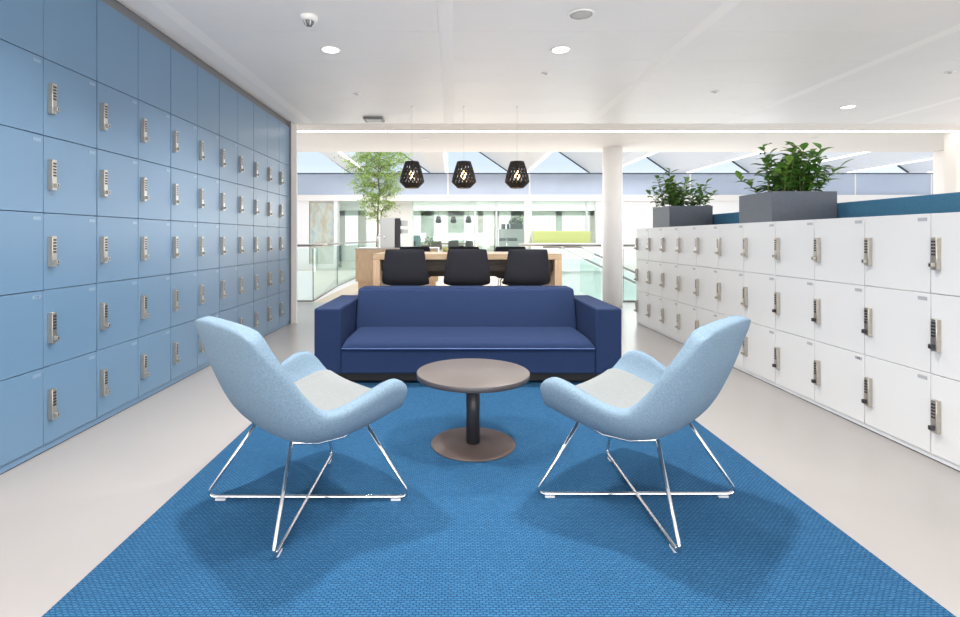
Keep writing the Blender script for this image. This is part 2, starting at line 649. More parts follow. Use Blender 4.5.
# white frosted block of sunlight-coloured screen seen in the pane left of the tree
mbg = MB(M_glass_mint, M_grey_frame)
for a, b in ((337.5, 367), (412, 433), (433, 476), (476, 497), (497, 524), (532, 560), (560, 600)):
    mbg.box(SX(a), SX(b), FY + 0.04, FY + 0.06, 0.05, zf, 0)
for px in (338, 366.5, 475, 496.5, 587):
    mbg.box(SX(px) - 0.03, SX(px) + 0.03, FY, FY + 0.1, 0, zf, 1)
mbg.box(SX(337), SX(600), FY, FY + 0.1, 0, 0.06, 1)
struct('window_2', mbg, 'mint glass facade across the atrium')
# office behind the glass
struct('ceiling_office', MB(M_mint).box(-9, 16, FY + 0.25, 25.2, 2.42, 2.55), 'pale mint ceiling of the far office')
mb = MB(M_wallw, M_mint)
BY = 25.0


def BX(px):
    return (px - 453) * BY / FPX


for a, b, mi in ((296, 345, 0), (358, 372, 0), (372, 404, 0), (421, 434, 1), (448, 464, 1), (478, 483, 0), (494, 499, 0), (511, 526, 1), (526, 532, 0), (556, 562, 1), (590, 720, 0)):
    mb.box(BX(a), BX(b), BY, BY + 0.1, 0, 2.42, mi)
mb.box(BX(296), BX(720), BY, BY + 0.1, 0, 0.75, 0)
mb.box(BX(296), BX(720), BY, BY + 0.1, 2.2, 2.42, 1)
struct('wall_office', mb, 'window wall at the back of the far office')
mb = MB(M_wallw)
mb.lathe([(0, 0), (0.13, 0), (0.13, zf), (0, zf)], SX(527.5), FY - 0.12, 24)
struct('column_far', mb, 'slim round white column across the atrium')

# ------------------------------------------------------------------ lockers
ORD = ['first', 'second', 'third', 'fourth', 'fifth', 'sixth', 'seventh']


def lock_mesh():
    mb = MB(M_lock, M_lock_dark)
    mb.box(0.0, 0.026, 0.0, 0.031, 0.0, 0.16, 0, bev=0.002, seg=1)
    for r in range(5):
        for c in range(2):
            y0 = 0.0055 + c * 0.0115
            z0 = 0.145 - r * 0.0158
            mb.box(0.0255, 0.0275, y0, y0 + 0.0085, z0 - 0.0095, z0, 1)
    mb.box(0.026, 0.0266, 0.004, 0.027, 0.052, 0.060, 0)
    return mb.mesh('lock')


def knob_mesh(m):
    mb = MB(m, M_lock_dark)
    mb.box(0.026, 0.046, 0.006, 0.026, 0.014, 0.036, 0, bev=0.002, seg=1)
    mb.box(0.0455, 0.0468, 0.013, 0.019, 0.018, 0.032, 1)
    return mb.mesh('lock_knob')


LOCK = lock_mesh()
KNOB = knob_mesh(M_lock)
KNOB_D = knob_mesh(M_lock_dark)
PLATE = MB(M_plate).box(0, 0.0015, 0, 0.052, 0, 0.018).mesh('number_plate')
PLATE_W = MB(M_plate_w).box(0, 0.0015, 0, 0.052, 0, 0.018).mesh('number_plate')


def number_plate(text, m):
    """number plate with raised dark digits as mesh strokes (seven segment style outline)"""
    mb = MB(m, M_digit)
    mb.box(0, 0.0015, 0, 0.052, 0, 0.018)
    seg = {'1': 'bc', '2': 'abged', '8': 'abcdefg', '0': 'abcdef'}
    for i, ch in enumerate(text):
        y0, z0, w, h, t = 0.0125 + i * 0.0095, 0.0035, 0.0062, 0.011, 0.0016
        R = {'a': (0, w, h - t, h), 'd': (0, w, 0, t), 'g': (0, w, h / 2 - t / 2, h / 2 + t / 2),
             'b': (w - t, w, h / 2, h), 'c': (w - t, w, 0, h / 2), 'f': (0, t, h / 2, h), 'e': (0, t, 0, h / 2)}
        for s in seg[ch]:
            a, b, c, d = R[s]
            mb.box(0.001, 0.002, y0 + a, y0 + b, z0 + c, z0 + d, 1)
    return mb.mesh('number_plate')


def door_mesh(m, w, h):
    return MB(m).box(-0.018, 0, 0, w, 0, h, bev=0.0015, seg=1).mesh('door')


def locker_unit(name, label, group, loc, rz, ncol, w, rows, plinth, top, m_door, m_car, m_plinth, dark_from=None, numbers={}, edge=0.0035):
    """rows: list of (z0, z1, has_lock)"""
    t = thing(name, label, 'lockers', loc, rz, group)
    L = ncol * w
    mb = MB(m_car, m_door)
    mb.box(-0.50, -0.0185, 0.001, L - 0.001, plinth, top - 0.001)
    mb.box(-0.0186, -0.004, 0.0, 0.001, plinth, top)
    mb.obj('carcass', t)
    mb = MB(m_plinth, M_black)
    mb.box(-0.48, -0.008, 0.0, L, 0.006, plinth - 0.001, 0)
    mb.box(-0.48, -0.012, 0.0, L, 0.0, 0.006, 1)  # shade of the floor gap painted as a black strip
    mb.obj('plinth', t)
    for c in range(ncol):
        for r, (z0, z1, lk) in enumerate(rows):
            ga = edge if c == 0 else 0.0018
            gb = edge if c == ncol - 1 else 0.0018
            key = (round(w - ga - gb, 4), round(z1 - z0, 4), m_door.name)
            if key not in DOORS:
                DOORS[key] = door_mesh(m_door, w - ga - gb, z1 - z0 - (0.0026 if m_door is M_white_door else 0.0036))
            d = link('door', DOORS[key], t, loc=(0, c * w + ga, z0 + 0.0018))
            if lk:
                link('lock', LOCK, d, loc=(0, 0.027 - ga, 0.118))
                k = link('lock_knob', KNOB_D if dark_from is not None and (z0 < dark_from) else KNOB, d, loc=(0, 0.027 - ga, 0.118))
                num = numbers.get((c, r))
                link('number_plate', number_plate(num, M_plate_w if m_door is M_white_door else M_plate) if num else (PLATE_W if m_door is M_white_door else PLATE), d, loc=(0, w - ga - 0.070, z1 - z0 - 0.040))
    return t


DOORS = {}
PL = 0.042
rowsL = [(PL + 0.4 * k, PL + 0.4 * (k + 1), True) for k in range(5)] + [(PL + 2.0, 2.543, False)]
y = 6.657
unitsL = [(1, 6.257), (2, 5.457), (2, 4.657), (2, 3.857), (2, 3.057), (2, 2.257), (2, 1.457)]
for i, (n, y0) in enumerate(unitsL):
    lab = ('narrow single-column blue locker unit at the far end beside the white pier' if i == 0 else
           'tall two-column blue locker unit, %s from the white pier%s' % (ORD[i], ', nearest in view' if i == 5 else ''))
    if i == 6:
        continue
    locker_unit('locker_unit', lab, 'blue lockers along the left wall', (XL, y0, 0), 0, n, 0.4, rowsL, PL, 2.543,
                M_blue_door, M_blue_dark, M_blue_door, numbers={(0, 1): '110'} if i == 5 else {})
PR = 0.030
rowsR = [(PR + 0.402 * k, PR + 0.402 * (k + 1), True) for k in range(3)]
WR = 0.415
unitsR = [(1, 6.735), (2, 6.735 - WR), (2, 6.735 - 3 * WR), (2, 6.735 - 5 * WR), (2, 6.735 - 7 * WR), (2, 6.735 - 9 * WR)]
for i, (n, yh) in enumerate(unitsR):
    lab = ('narrow single-column white locker unit at the far end by the stair railing' if i == 0 else
           'low two-column white locker unit, %s from the far end of its row' % ORD[i])
    if i == 5:
        lab = 'nearest low white locker unit, cut off by the right edge of the photo'
    locker_unit('locker_unit', lab, 'white lockers along the right side', (XR, yh, 0), PI, n, WR, rowsR, PR, PR + 3 * 0.402,
                M_white_door, M_white_dark, M_white_plinth, dark_from=0.8 if i >= 4 else None, numbers={(1, 0): '128'} if i == 4 else {}, edge=0.0022)

# blue felt screen standing behind the white lockers
o = MB(M_screen).box(2.965, 3.015, 1.6, 6.72, 0.0, 1.382, bev=0.006).obj('screen_panel')
tag(o, 'long low teal blue felt screen standing behind the white lockers', 'screen')

# ------------------------------------------------------------------ sofa
sf = thing('sofa', 'navy blue three-seat sofa with boxy arms facing the round table', 'sofa', (0.112, 4.3, 0))
sx, sy = -0.112, -4.3


def sbox(name, x0, x1, y0, y1, z0, z1, bev, seg=3, m=M_sofa):
    return MB(m).box(x0 + sx, x1 + sx, y0 + sy, y1 + sy, z0, z1, 0, bev, seg).obj(name, sf)


SFY = 3.83
for x0, x1 in ((-1.034, -0.836), (1.062, 1.257)):
    a = sbox('arm', x0, x1, SFY, 4.77, 0.10, 0.584, 0.012)
    mb = MB(M_sofa)
    xa, xb, ya, yb, zt_ = x0 + sx + 0.008, x1 + sx - 0.008, SFY + sy + 0.006, 4.77 + sy - 0.006, 0.581
    mb.tube([(xa, ya, zt_), (xb, ya, zt_), (xb, yb, zt_), (xa, yb, zt_)], 0.0045, 6, closed=True)
    mb.obj('piping', a)
sbox('base', -0.838, 1.064, SFY + 0.012, 4.76, 0.10, 0.285, 0.01)
sbox('plinth', -0.98, 1.205, SFY + 0.07, 4.70, 0.03, 0.102, 0.004, 1, M_black)  # black block added to stand in for the dark shade under the sofa
# seat cushion: crowned, rounded
bm = MB(M_sofa)
nx, ny = 26, 12
x0, x1, y0, y1 = -0.832 + sx, 1.058 + sx, SFY - 0.004 + sy, 4.45 + sy


def cush(u, v, top):
    x = x0 + (x1 - x0) * u
    yy = y0 + (y1 - y0) * v
    e = min(1, min(u, 1 - u) * (x1 - x0) / 0.07) if top else 1
    ev = min(1, v * (y1 - y0) / 0.12)
    k = math.sqrt(max(0, 1 - (1 - e) ** 2)) * math.sqrt(max(0, 1 - (1 - ev) ** 2))
    z = (0.296 + 0.062 * k) if top else 0.280
    return (x, yy, z)


us = [0, .008, .018, .03] + [0.03 + 0.94 * k / nx for k in range(1, nx)] + [.97, .982, .992, 1]
vs = [0, .015, .04, .08, .13] + [0.13 + 0.87 * k / ny for k in range(1, ny + 1)]
gt = [[bm.bm.verts.new(cush(u, v, True)) for u in us] for v in vs]
gb = [[bm.bm.verts.new(cush(u, v, False)) for u in us] for v in vs]
for g, rev in ((gt, False), (gb, True)):
    for i in range(len(vs) - 1):
        for j in range(len(us) - 1):
            f = bm.bm.faces.new((g[i][j], g[i][j + 1], g[i + 1][j + 1], g[i + 1][j]))
            f.smooth = True
nv, nu = len(vs), len(us)
for j in range(nu - 1):
    for i in (0, nv - 1):
        bm.bm.faces.new((gt[i][j], gt[i][j + 1], gb[i][j + 1], gb[i][j]))
for i in range(nv - 1):
    for j in (0, nu - 1):
        bm.bm.faces.new((gt[i][j], gt[i + 1][j], gb[i + 1][j], gb[i][j]))
sc_ = bm.obj('seat_cushion', sf)
mb = MB(M_piping)
mb.tube([(x0 + 0.004, y0 - 0.001, 0.290), (x1 - 0.004, y0 - 0.001, 0.290)], 0.0042, 6)
p = mb.obj('piping', sc_)
p['label'] = 'lighter blue piping'
# back cushion: leaning, rounded
t = bmesh.new()
pr = [(4.37, 0.31), (4.475, 0.676), (4.735, 0.676), (4.75, 0.31)]
a = [t.verts.new((-0.834 + sx, yy + sy, z)) for yy, z in pr]
b = [t.verts.new((1.060 + sx, yy + sy, z)) for yy, z in pr]
t.faces.new(a[::-1])
t.faces.new(b)
for i in range(4):
    t.faces.new((a[i], a[(i + 1) % 4], b[(i + 1) % 4], b[i]))
for v in t.verts:          # narrow the cushion a little towards its top
    if v.co.z > 0.5:
        v.co.x *= 0.992
bmesh.ops.bevel(t, geom=list(t.edges), offset=0.026, segments=4, affect='EDGES', profile=0.5)
mb = MB(M_sofa)
mb.merge(t, 0, True)
mb.obj('back_cushion', sf)
for fx in (-0.92, 1.145):
    for fy in (3.98, 4.66):
        z0 = 0.0125 if fy < 4.2 else 0.0
        MB(M_black).box(fx - 0.03 + sx, fx + 0.03 + sx, fy - 0.03 + sy, fy + 0.03 + sy, z0, 0.101).obj('foot', sf)

# ------------------------------------------------------------------ round coffee table
TZ = 0.012
ct = thing('coffee_table', 'low round pedestal table with taupe top standing in front of the sofa', 'table', (0.107, 2.75, TZ))
MB(M_tabletop, M_tableedge).lathe([(0, 0.388), (0.2975, 0.388), (0.299, 0.3872), (0.30, 0.386), (0.30, 0.362), (0.297, 0.360), (0, 0.360)], n=72,
                                  mis=[0, 0, 1, 1, 1, 1]).obj('table_top', ct)
MB(M_tablepost).lathe([(0.0, 0.008), (0.036, 0.008), (0.036, 0.358), (0.0, 0.358)], n=36).obj('post', ct)
MB(M_tablepost).lathe([(0.0, 0.345), (0.09, 0.345), (0.09, 0.3595), (0, 0.3595)], n=36).obj('mounting_plate', ct)
MB(M_tablebase).lathe([(0, 0.0), (0.222, 0.0), (0.225, 0.003), (0.225, 0.006), (0.222, 0.009), (0, 0.0105)], n=72).obj('base_plate', ct)

# ------------------------------------------------------------------ shell seats


def shell_grid(tab, us, nv, off=0.0, p=2.6, s=1.3, v0=0.0, v1=1.0):
    """inner surface of a moulded shell; rows of tab: centre y, centre z, edge y, edge z, half width"""
    def P(u, v):
        cy, cz, ey, ez, hw = lerp_table(tab, v * (len(tab) - 1))
        k = abs(u) ** p
        return Vector((hw * math.sin(s * u) / math.sin(s), cy + (ey - cy) * k, cz + (ez - cz) * k))
    rows = []
    for i in range(nv + 1):
        v = v0 + (v1 - v0) * i / nv
        row = []
        for u in us:
            q = P(u, v)
            du = P(min(1, u + 0.01), v) - P(max(-1, u - 0.01), v)
            dv = P(u, min(1, v + 0.005)) - P(u, max(0, v - 0.005))
            n = -(du.cross(dv))
            n.normalize()
            row.append((q + n * off, n))
        rows.append(row)
    return rows


def shell_mesh(name, m, tab, us, nv, t_mid, t_edge, off=0.0, p=2.6, s=1.3, v0=0.0, v1=1.0):
    rows = shell_grid(tab, us, nv, off, p, s, v0, v1)
    mb = MB(m)
    bm = mb.bm
    um = max(abs(u) for u in us)
    A = [[bm.verts.new(q) for q, n in r] for r in rows]
    B = []
    for i, r in enumerate(rows):
        vv = i / nv
        row = []
        for u, (q, n) in zip(us, r):
            k = (abs(u) / um) ** 2
            e = max(0.0, 1 - min(vv, 1 - vv) / 0.12)
            th = t_mid + (t_edge - t_mid) * max(k, e)
            row.append(bm.verts.new(q + n * th))
        B.append(row)
    nu = len(us)
    for G in (A, B):
        for i in range(nv):
            for j in range(nu - 1):
                bm.faces.new((G[i][j], G[i][j + 1], G[i + 1][j + 1], G[i + 1][j]))
    for i in range(nv):
        for j in (0, nu - 1):
            bm.faces.new((A[i][j], A[i + 1][j], B[i + 1][j], B[i][j]))
    for j in range(nu - 1):
        for i in (0, nv):
            bm.faces.new((A[i][j], A[i][j + 1], B[i][j + 1], B[i][j]))
    for f in bm.faces:
        f.smooth = True
    return mb.mesh(name)


LT = [
    (-0.330, 0.797, -0.318, 0.778, 0.240),
    (-0.325, 0.764, -0.304, 0.753, 0.254),
    (-0.309, 0.712, -0.280, 0.710, 0.262),
    (-0.290, 0.636, -0.236, 0.642, 0.267),
    (-0.256, 0.545, -0.184, 0.562, 0.268),
    (-0.214, 0.458, -0.135, 0.502, 0.272),
    (-0.152, 0.390, -0.087, 0.468, 0.282),
    (-0.066, 0.356, -0.010, 0.484, 0.304),
    (0.060, 0.360, 0.075, 0.524, 0.326),
    (0.165, 0.380, 0.150, 0.550, 0.336),
    (0.240, 0.402, 0.206, 0.540, 0.334),
    (0.292, 0.410, 0.242, 0.488, 0.312),
]
UL = [-1, -.93, -.84, -.74, -.6, -.4, -.2, 0, .2, .4, .6, .74, .84, .93, 1]


def lounge_chair(label, loc, rz):
    t = thing('lounge_chair', label, 'chair', loc, rz, 'lounge chairs around the round table')
    sh = shell_mesh('shell', M_shell, LT, UL, 26, 0.062, 0.054, p=3.2)
    link('shell', sh, t, subsurf=1)
    pad = shell_mesh('seat_pad', M_seatpad, LT, [-.72, -.66, -.5, -.25, 0, .25, .5, .66, .72], 14, -0.022, -0.012, off=-0.001, v0=0.52, v1=0.985, p=3.2)
    sp = link('seat_pad', pad, t, subsurf=1)
    sp['label'] = 'pale grey seat pad'
    R = 0.0075
    F = 0.305
    z0 = R + 0.006
    for sgn in (1, -1):
        fr_t = Vector((0.17 * sgn, 0.17, 0.326))
        bl_t = Vector((-0.15 * sgn, -0.154, 0.328))
        pts = [fr_t, Vector((F * sgn, F, z0)), Vector((-F * sgn, -F, z0)), bl_t]
        MB(M_chrome).tube(rounded(pts, 0.05), R, 10).obj('leg_rod', t)
    for sgn in (1, -1):
        pts = [Vector((0.15 * sgn, -0.154, 0.328)), Vector((0.160 * sgn, -0.05, 0.297)), Vector((0.172 * sgn, 0.06, 0.296)), Vector((0.17 * sgn, 0.17, 0.326))]
        MB(M_chrome).tube(pts, R, 10).obj('seat_rail', t)
    MB(M_black).box(-0.155, 0.155, -0.06, 0.10, 0.300, 0.316).obj('mounting_plate', t)
    for sx_ in (1, -1):
        for sy_ in (1, -1):
            c = Vector((sx_, sy_, 0)) * (F - 0.045)
            d = Vector((sx_, sy_, 0)).normalized()
            n = Vector((-d.y, d.x, 0))
            mb = MB(M_glide)
            q = [c - d * 0.02 - n * 0.007, c + d * 0.02 - n * 0.007, c + d * 0.02 + n * 0.007, c - d * 0.02 + n * 0.007]
            mb.poly_prism([(v.x, v.y, 0) for v in q], (0, 0, 0.008))
            mb.obj('glide', t)
    return t


lounge_chair('light blue felt lounge chair on chrome wire legs beside the blue lockers', (-0.608, 2.162, TZ), -PI / 4)
lounge_chair('light blue felt lounge chair on chrome wire legs beside the white lockers', (0.779, 2.187, TZ), PI / 4)

# ------------------------------------------------------------------ counter table, chairs, pendants
tb = thing('counter_table', 'long oak counter table behind the sofa under the black pendants', 'table', (0.15, 5.85, 0))
tx, ty = -0.15, -5.85
MB(M_oak).box(-0.84 + tx, 1.143 + tx, 5.4 + ty, 6.3 + ty, 0.885, 0.945, bev=0.003, seg=1).obj('table_top', tb)
for x0, x1 in ((-0.84, -0.765), (1.068, 1.143)):
    MB(M_oak_v).box(x0 + tx, x1 + tx, 5.40 + ty, 6.3 + ty, 0, 0.885, bev=0.003, seg=1).obj('leg_panel', tb)
MB(M_smoked).box(-0.765 + tx, 1.068 + tx, 5.80 + ty, 5.84 + ty, 0.68, 0.885).obj('cross_panel', tb)
o = MB(M_smoked).box(-0.765 + tx, 1.068 + tx, 5.52 + ty, 5.545 + ty, 0.76, 0.885).obj('apron', tb)

CT = [
    (-0.030, 1.003, -0.022, 1.003, 0.185),
    (-0.028, 0.960, -0.010, 0.960, 0.192),
    (-0.016, 0.860, 0.008, 0.860, 0.203),
    (0.000, 0.760, 0.030, 0.765, 0.217),
    (0.022, 0.690, 0.060, 0.705, 0.226),
    (0.075, 0.652, 0.110, 0.672, 0.228),
    (0.200, 0.645, 0.210, 0.660, 0.228),
    (0.330, 0.655, 0.330, 0.662, 0.222),
    (0.400, 0.648, 0.400, 0.648, 0.205),
]
UC = [-1, -.9, -.7, -.4, 0, .4, .7, .9, 1]
C_SHELL = shell_mesh('shell', M_charcoal, CT, UC, 20, 0.028, 0.018, p=2.2)
legs = []
for sxg in (1, -1):
    for (yt, yb_) in ((0.08, -0.02), (0.33, 0.42)):
        legs.append(MB(M_chrome).tube(rounded([(0.10 * sxg, 0.2, 0.615), (0.16 * sxg, yt, 0.612), (0.225 * sxg, yb_, 0.0)], 0.03), 0.008, 8).mesh('leg'))
C_FOOT = MB(M_chrome).tube([(-0.205, 0.008, 0.22), (0.205, 0.008, 0.22), (0.205, 0.39, 0.22), (-0.205, 0.39, 0.22)], 0.007, 8, closed=True).mesh('footrest')


def counter_chair(label, loc, rz):
    t = thing('counter_chair', label, 'chair', loc, rz, 'charcoal chairs at the counter table')
    link('shell', C_SHELL, t, subsurf=1)
    for l in legs:
        link('leg', l, t)
    link('footrest', C_FOOT, t)


CX = (-0.475, 0.14, 0.738)
for x, w in zip(CX, ('left', 'middle', 'right')):
    counter_chair('charcoal counter chair seen from behind, %s of the three backing onto the sofa' % w, (x, 5.10, 0), 0)
for x, w in zip((-0.49, 0.14, 0.74), ('left', 'middle', 'right')):
    counter_chair('charcoal counter chair on the far side of the oak table, %s one, mostly hidden' % w, (x, 6.58, 0), PI)


def pendant_shade_mesh():
    mb = MB(M_pendant)
    bm = mb.bm
    n = 28
    prof = [(0.078, 1.971), (0.088, 1.94), (0.096, 1.915), (0.105, 1.885), (0.111, 1.865), (0.120, 1.835), (0.127, 1.81), (0.133, 1.775), (0.139, 1.743), (0.122, 1.722), (0.100, 1.70), (0.074, 1.675)]
    n2 = n * 2
    rings = [[bm.verts.new((r * math.cos(2 * PI * k / n2), r * math.sin(2 * PI * k / n2), z)) for k in range(n2)] for r, z in prof]
    for i in range(len(prof) - 1):
        for k in range(n2):
            if 1 <= i <= 8 and (k + i) % 3 == 0:
                continue
            l = (k + 1) % n2
            bm.faces.new((rings[i][k], rings[i][l], rings[i + 1][l], rings[i + 1][k]))
    # crown slats across the top
    me = mb.mesh('shade')
    return me


SHADE = pendant_shade_mesh()


def pendant(label, x):
    Y = 5.8
    t = thing('pendant_lamp', label, 'lamp', (x, Y, 0), 0, 'black pendants over the counter table')
    s = link('shade', SHADE, t)
    sd = s.modifiers.new('solidify', 'SOLIDIFY')
    sd.thickness = 0.006
    MB(M_pendant).lathe([(0, 1.975), (0.03, 1.975), (0.078, 1.971), (0.078, 1.966), (0.03, 1.968), (0, 1.968)], n=24).obj('shade_cap', t)
    MB(M_grille).tube([(0, 0, 1.972), (0, 0, 2.586)], 0.0016, 6).obj('cord', t)
    MB(M_plastic).lathe([(0, 2.583), (0.014, 2.583), (0.016, 2.585), (0.016, 2.59), (0, 2.59)], n=24).obj('ceiling_rose', t)
    MB(M_tablepost).lathe([(0, 1.87), (0.018, 1.87), (0.018, 1.968), (0, 1.968)], n=16).obj('lamp_holder', t)
    pl = bpy.data.lights.new('bulb_light', 'POINT')
    pl.energy = 2.5
    pl.color = (1.0, 0.66, 0.34)
    pl.shadow_soft_size = 0.02
    po = bpy.data.objects.new('bulb_light', pl)
    po.location = (0, 0, 1.745)
    po.parent = t
    COL.objects.link(po)
    MB(M_bulb).lathe([(0, 1.775), (0.018, 1.779), (0.03, 1.795), (0.034, 1.815), (0.028, 1.84), (0.016, 1.862), (0.014, 1.869), (0, 1.869)], n=20).obj('bulb', t)


pendant('black slotted pendant lamp hanging in front of the tree', -0.462)
pendant('black slotted pendant lamp, middle of the three over the counter table', 0.123)
pendant('black slotted pendant lamp, nearest the round white column', 0.722)
mb = MB(M_lime)
mb.lathe([(0, 0.945), (0.022, 0.949), (0.034, 0.968), (0.034, 0.985), (0.022, 1.003), (0.004, 1.0), (0, 0.998)], X_(445.5, 6.2), 6.2, 20)
o = mb.obj('apple')
tag(o, 'small yellow green fruit on the counter table beside the middle chair', 'fruit')

# ------------------------------------------------------------------ kitchen island with machines, tree
IY = 9.6
ix0, ix1 = X_(355.5, IY), X_(438, IY)
isl = thing('kitchen_island', 'oak fronted kitchen island with grey worktop behind the counter table', 'counter', ((ix0 + ix1) / 2, IY, 0))
ox, oy = -(ix0 + ix1) / 2, -IY
izt = Z_(248, IY)
MB(M_worktop).box(ix0 - 0.01 + ox, ix1 + ox, IY - 0.01 + oy, IY + 0.95 + oy, izt - 0.03, izt, bev=0.003, seg=1).obj('worktop', isl)
MB(M_oak_v).box(ix0 + ox, ix1 + ox, IY + oy, IY + 0.9 + oy, Z_(281.5, IY), izt - 0.03).obj('body', isl)
MB(M_oak_v).box(ix0 + 0.04 + ox, ix1 - 0.05 + ox, IY + 0.05 + oy, IY + 0.85 + oy, 0, Z_(281.5, IY)).obj('plinth', isl)
mb = MB(M_smoked)
for k in range(1, 3):
    x = ix0 + k * 0.52
    mb.box(x + ox - 0.002, x + ox + 0.002, IY + oy - 0.002, IY + oy + 0.002, Z_(281.5, IY), izt - 0.03)
mb.obj('door_joint', isl)

MY = IY + 0.4


def mx(px):
    return X_(px, MY)


cm = thing('coffee_machine', 'steel and black coffee machine standing on the island worktop by the tree', 'coffee machine', (mx(393), MY, izt))
q0 = mx(382) - mx(393)
q1 = mx(396) - mx(393)
q2 = mx(401.5) - mx(393)
q3 = mx(410) - mx(393)
hh = Z_(218, MY) - izt
MB(M_steelbox).box(q0, q1, -0.25, 0.2, 0.0, hh, bev=0.008).obj('body', cm)
MB(M_darkm).box(q1 + 0.002, q2, -0.2, 0.2, 0.0, hh - 0.01, bev=0.005).obj('front_panel', cm)
MB(M_steelbox).box(q2 + 0.002, q3, -0.15, 0.15, 0.0, 0.02).obj('drip_tray', cm)
MB(M_steelbox).box(q2 + 0.002, q3 - 0.02, -0.1, 0.1, hh - 0.16, hh - 0.05, bev=0.005).obj('spout_head', cm)
MB(M_steelbox).box(q2 + 0.002, q3 - 0.02, -0.1, 0.1, hh - 0.30, hh - 0.22, bev=0.005).obj('cup_shelf', cm)
tp = MB(M_chrome)
tp.tube(rounded([(0, 0, 0), (0, 0, 0.24), (0.12, 0, 0.24), (0.12, 0, 0.17)], 0.05), 0.014, 10)
o = tp.obj('faucet')
o.location = (mx(380.5) + 0.0, MY - 0.33, izt)
tag(o, 'small arched chrome faucet on the island left of the coffee machine', 'faucet')

# tree
rng = random.Random(7)
TY = 11.6
tr = thing('indoor_tree', 'slender indoor tree with airy pale green crown behind the island', 'tree', (X_(377, TY), TY, 0))
br = MB(M_bark)
trunk = [(0.0, 0, 0.35), (0.0, 0, 0.9), (0.02, 0.01, 1.3), (0.015, 0.0, 1.7), (0.05, 0.0, 2.1), (0.03, 0, 2.5), (0.06, 0, 2.9), (0.03, 0, 3.2)]
br.tube(trunk, 0.028, 8, taper=0.008)
tips = []
for k in range(46):
    z = 1.45 + 1.72 * (k / 46) ** 0.62
    i = 0
    for j in range(len(trunk) - 1):
        if trunk[j][2] <= z <= trunk[j + 1][2]:
            i = j
    a, b = Vector(trunk[i]), Vector(trunk[i + 1])
    base = a.lerp(b, (z - a.z) / (b.z - a.z))
    ang = k * 2.399 + rng.uniform(-.4, .4)
    prof = 0.22 + 0.52 * min(1, (z - 1.4) / 1.3)
    L = prof * rng.uniform(0.7, 1.08)
    rise = rng.uniform(0.1, 0.55) * L
    pts = [base]
    for s in range(1, 6):
        f = s / 5
        pts.append(base + Vector((math.cos(ang) * L * f, math.sin(ang) * L * f, rise * f + 0.05 * math.sin(f * 6 + k))))
    br.tube(pts, 0.009, 6, taper=0.003)
    for s in range(1, 6):
        for q in range(3):
            d = Vector((math.cos(ang + rng.uniform(-1.3, 1.3)), math.sin(ang + rng.uniform(-1.3, 1.3)), rng.uniform(-0.5, 0.5)))
            l2 = rng.uniform(0.12, 0.3)
            p2 = pts[s] + d * l2
            br.tube([pts[s], pts[s] + d * l2 * 0.5 + Vector((0, 0, 0.01)), p2], 0.003, 5, taper=0.0015)
            tips.append((pts[s], p2))
br.obj('trunk', tr)


def leaf(mb, base, d, L, w, mi=0, up=Vector((0, 0, 1)), fold=0.25, droop=0.25, n=3):
    d = d.normalized()
    side = d.cross(up)
    if side.length < 1e-3:
        side = Vector((1, 0, 0))
    side.normalize()
    nrm = side.cross(d).normalized()
    prof = {2: [0, 1.0, 0], 3: [0.05, 1.0, 0.62, 0], 4: [0.08, 0.8, 1.0, 0.6, 0.0]}[n]
    mid, lf, rt = [], [], []
    for i, pw in enumerate(prof):
        t = i / n
        c = base + d * L * t - Vector((0, 0, 1)) * droop * L * t * t
        mid.append(mb.bm.verts.new(c))
        o_ = side * (w * pw / 2)
        u_ = nrm * (fold * w * pw / 2)
        lf.append(mb.bm.verts.new(c - o_ + u_) if pw > 0 else mid[-1])
        rt.append(mb.bm.verts.new(c + o_ + u_) if pw > 0 else mid[-1])
    for i in range(n):
        for A, rev in ((lf, 0), (rt, 1)):
            vs_ = [mid[i], mid[i + 1], A[i + 1], A[i]]
            vs_ = [v for k, v in enumerate(vs_) if v not in vs_[:k]]
            if len(vs_) >= 3:
                f = mb.bm.faces.new(vs_[::-1] if rev else vs_)
                f.material_index = mi
                f.smooth = True


fo = MB(M_tree_leaf)
for (p0, p1) in tips:
    for q in range(19):
        t = rng.uniform(0.1, 1.1)
        c = p0.lerp(p1, t) + Vector((rng.gauss(0, .03), rng.gauss(0, .03), rng.gauss(0, .03)))
        d = Vector((rng.uniform(-1, 1), rng.uniform(-1, 1), rng.uniform(-0.7, 0.5)))
        leaf(fo, c, d, rng.uniform(0.045, 0.075), rng.uniform(0.016, 0.026), n=2)
fo.obj('foliage', tr)
MB(M_planter, M_soil).lathe([(0, 0), (0.2, 0), (0.24, 0.45), (0.22, 0.45), (0.21, 0.38), (0, 0.38)], n=32, mis=[0, 0, 0, 0, 1]).obj('pot', tr)

# ------------------------------------------------------------------ planters on the white lockers
LT_Z = PR + 3 * 0.402


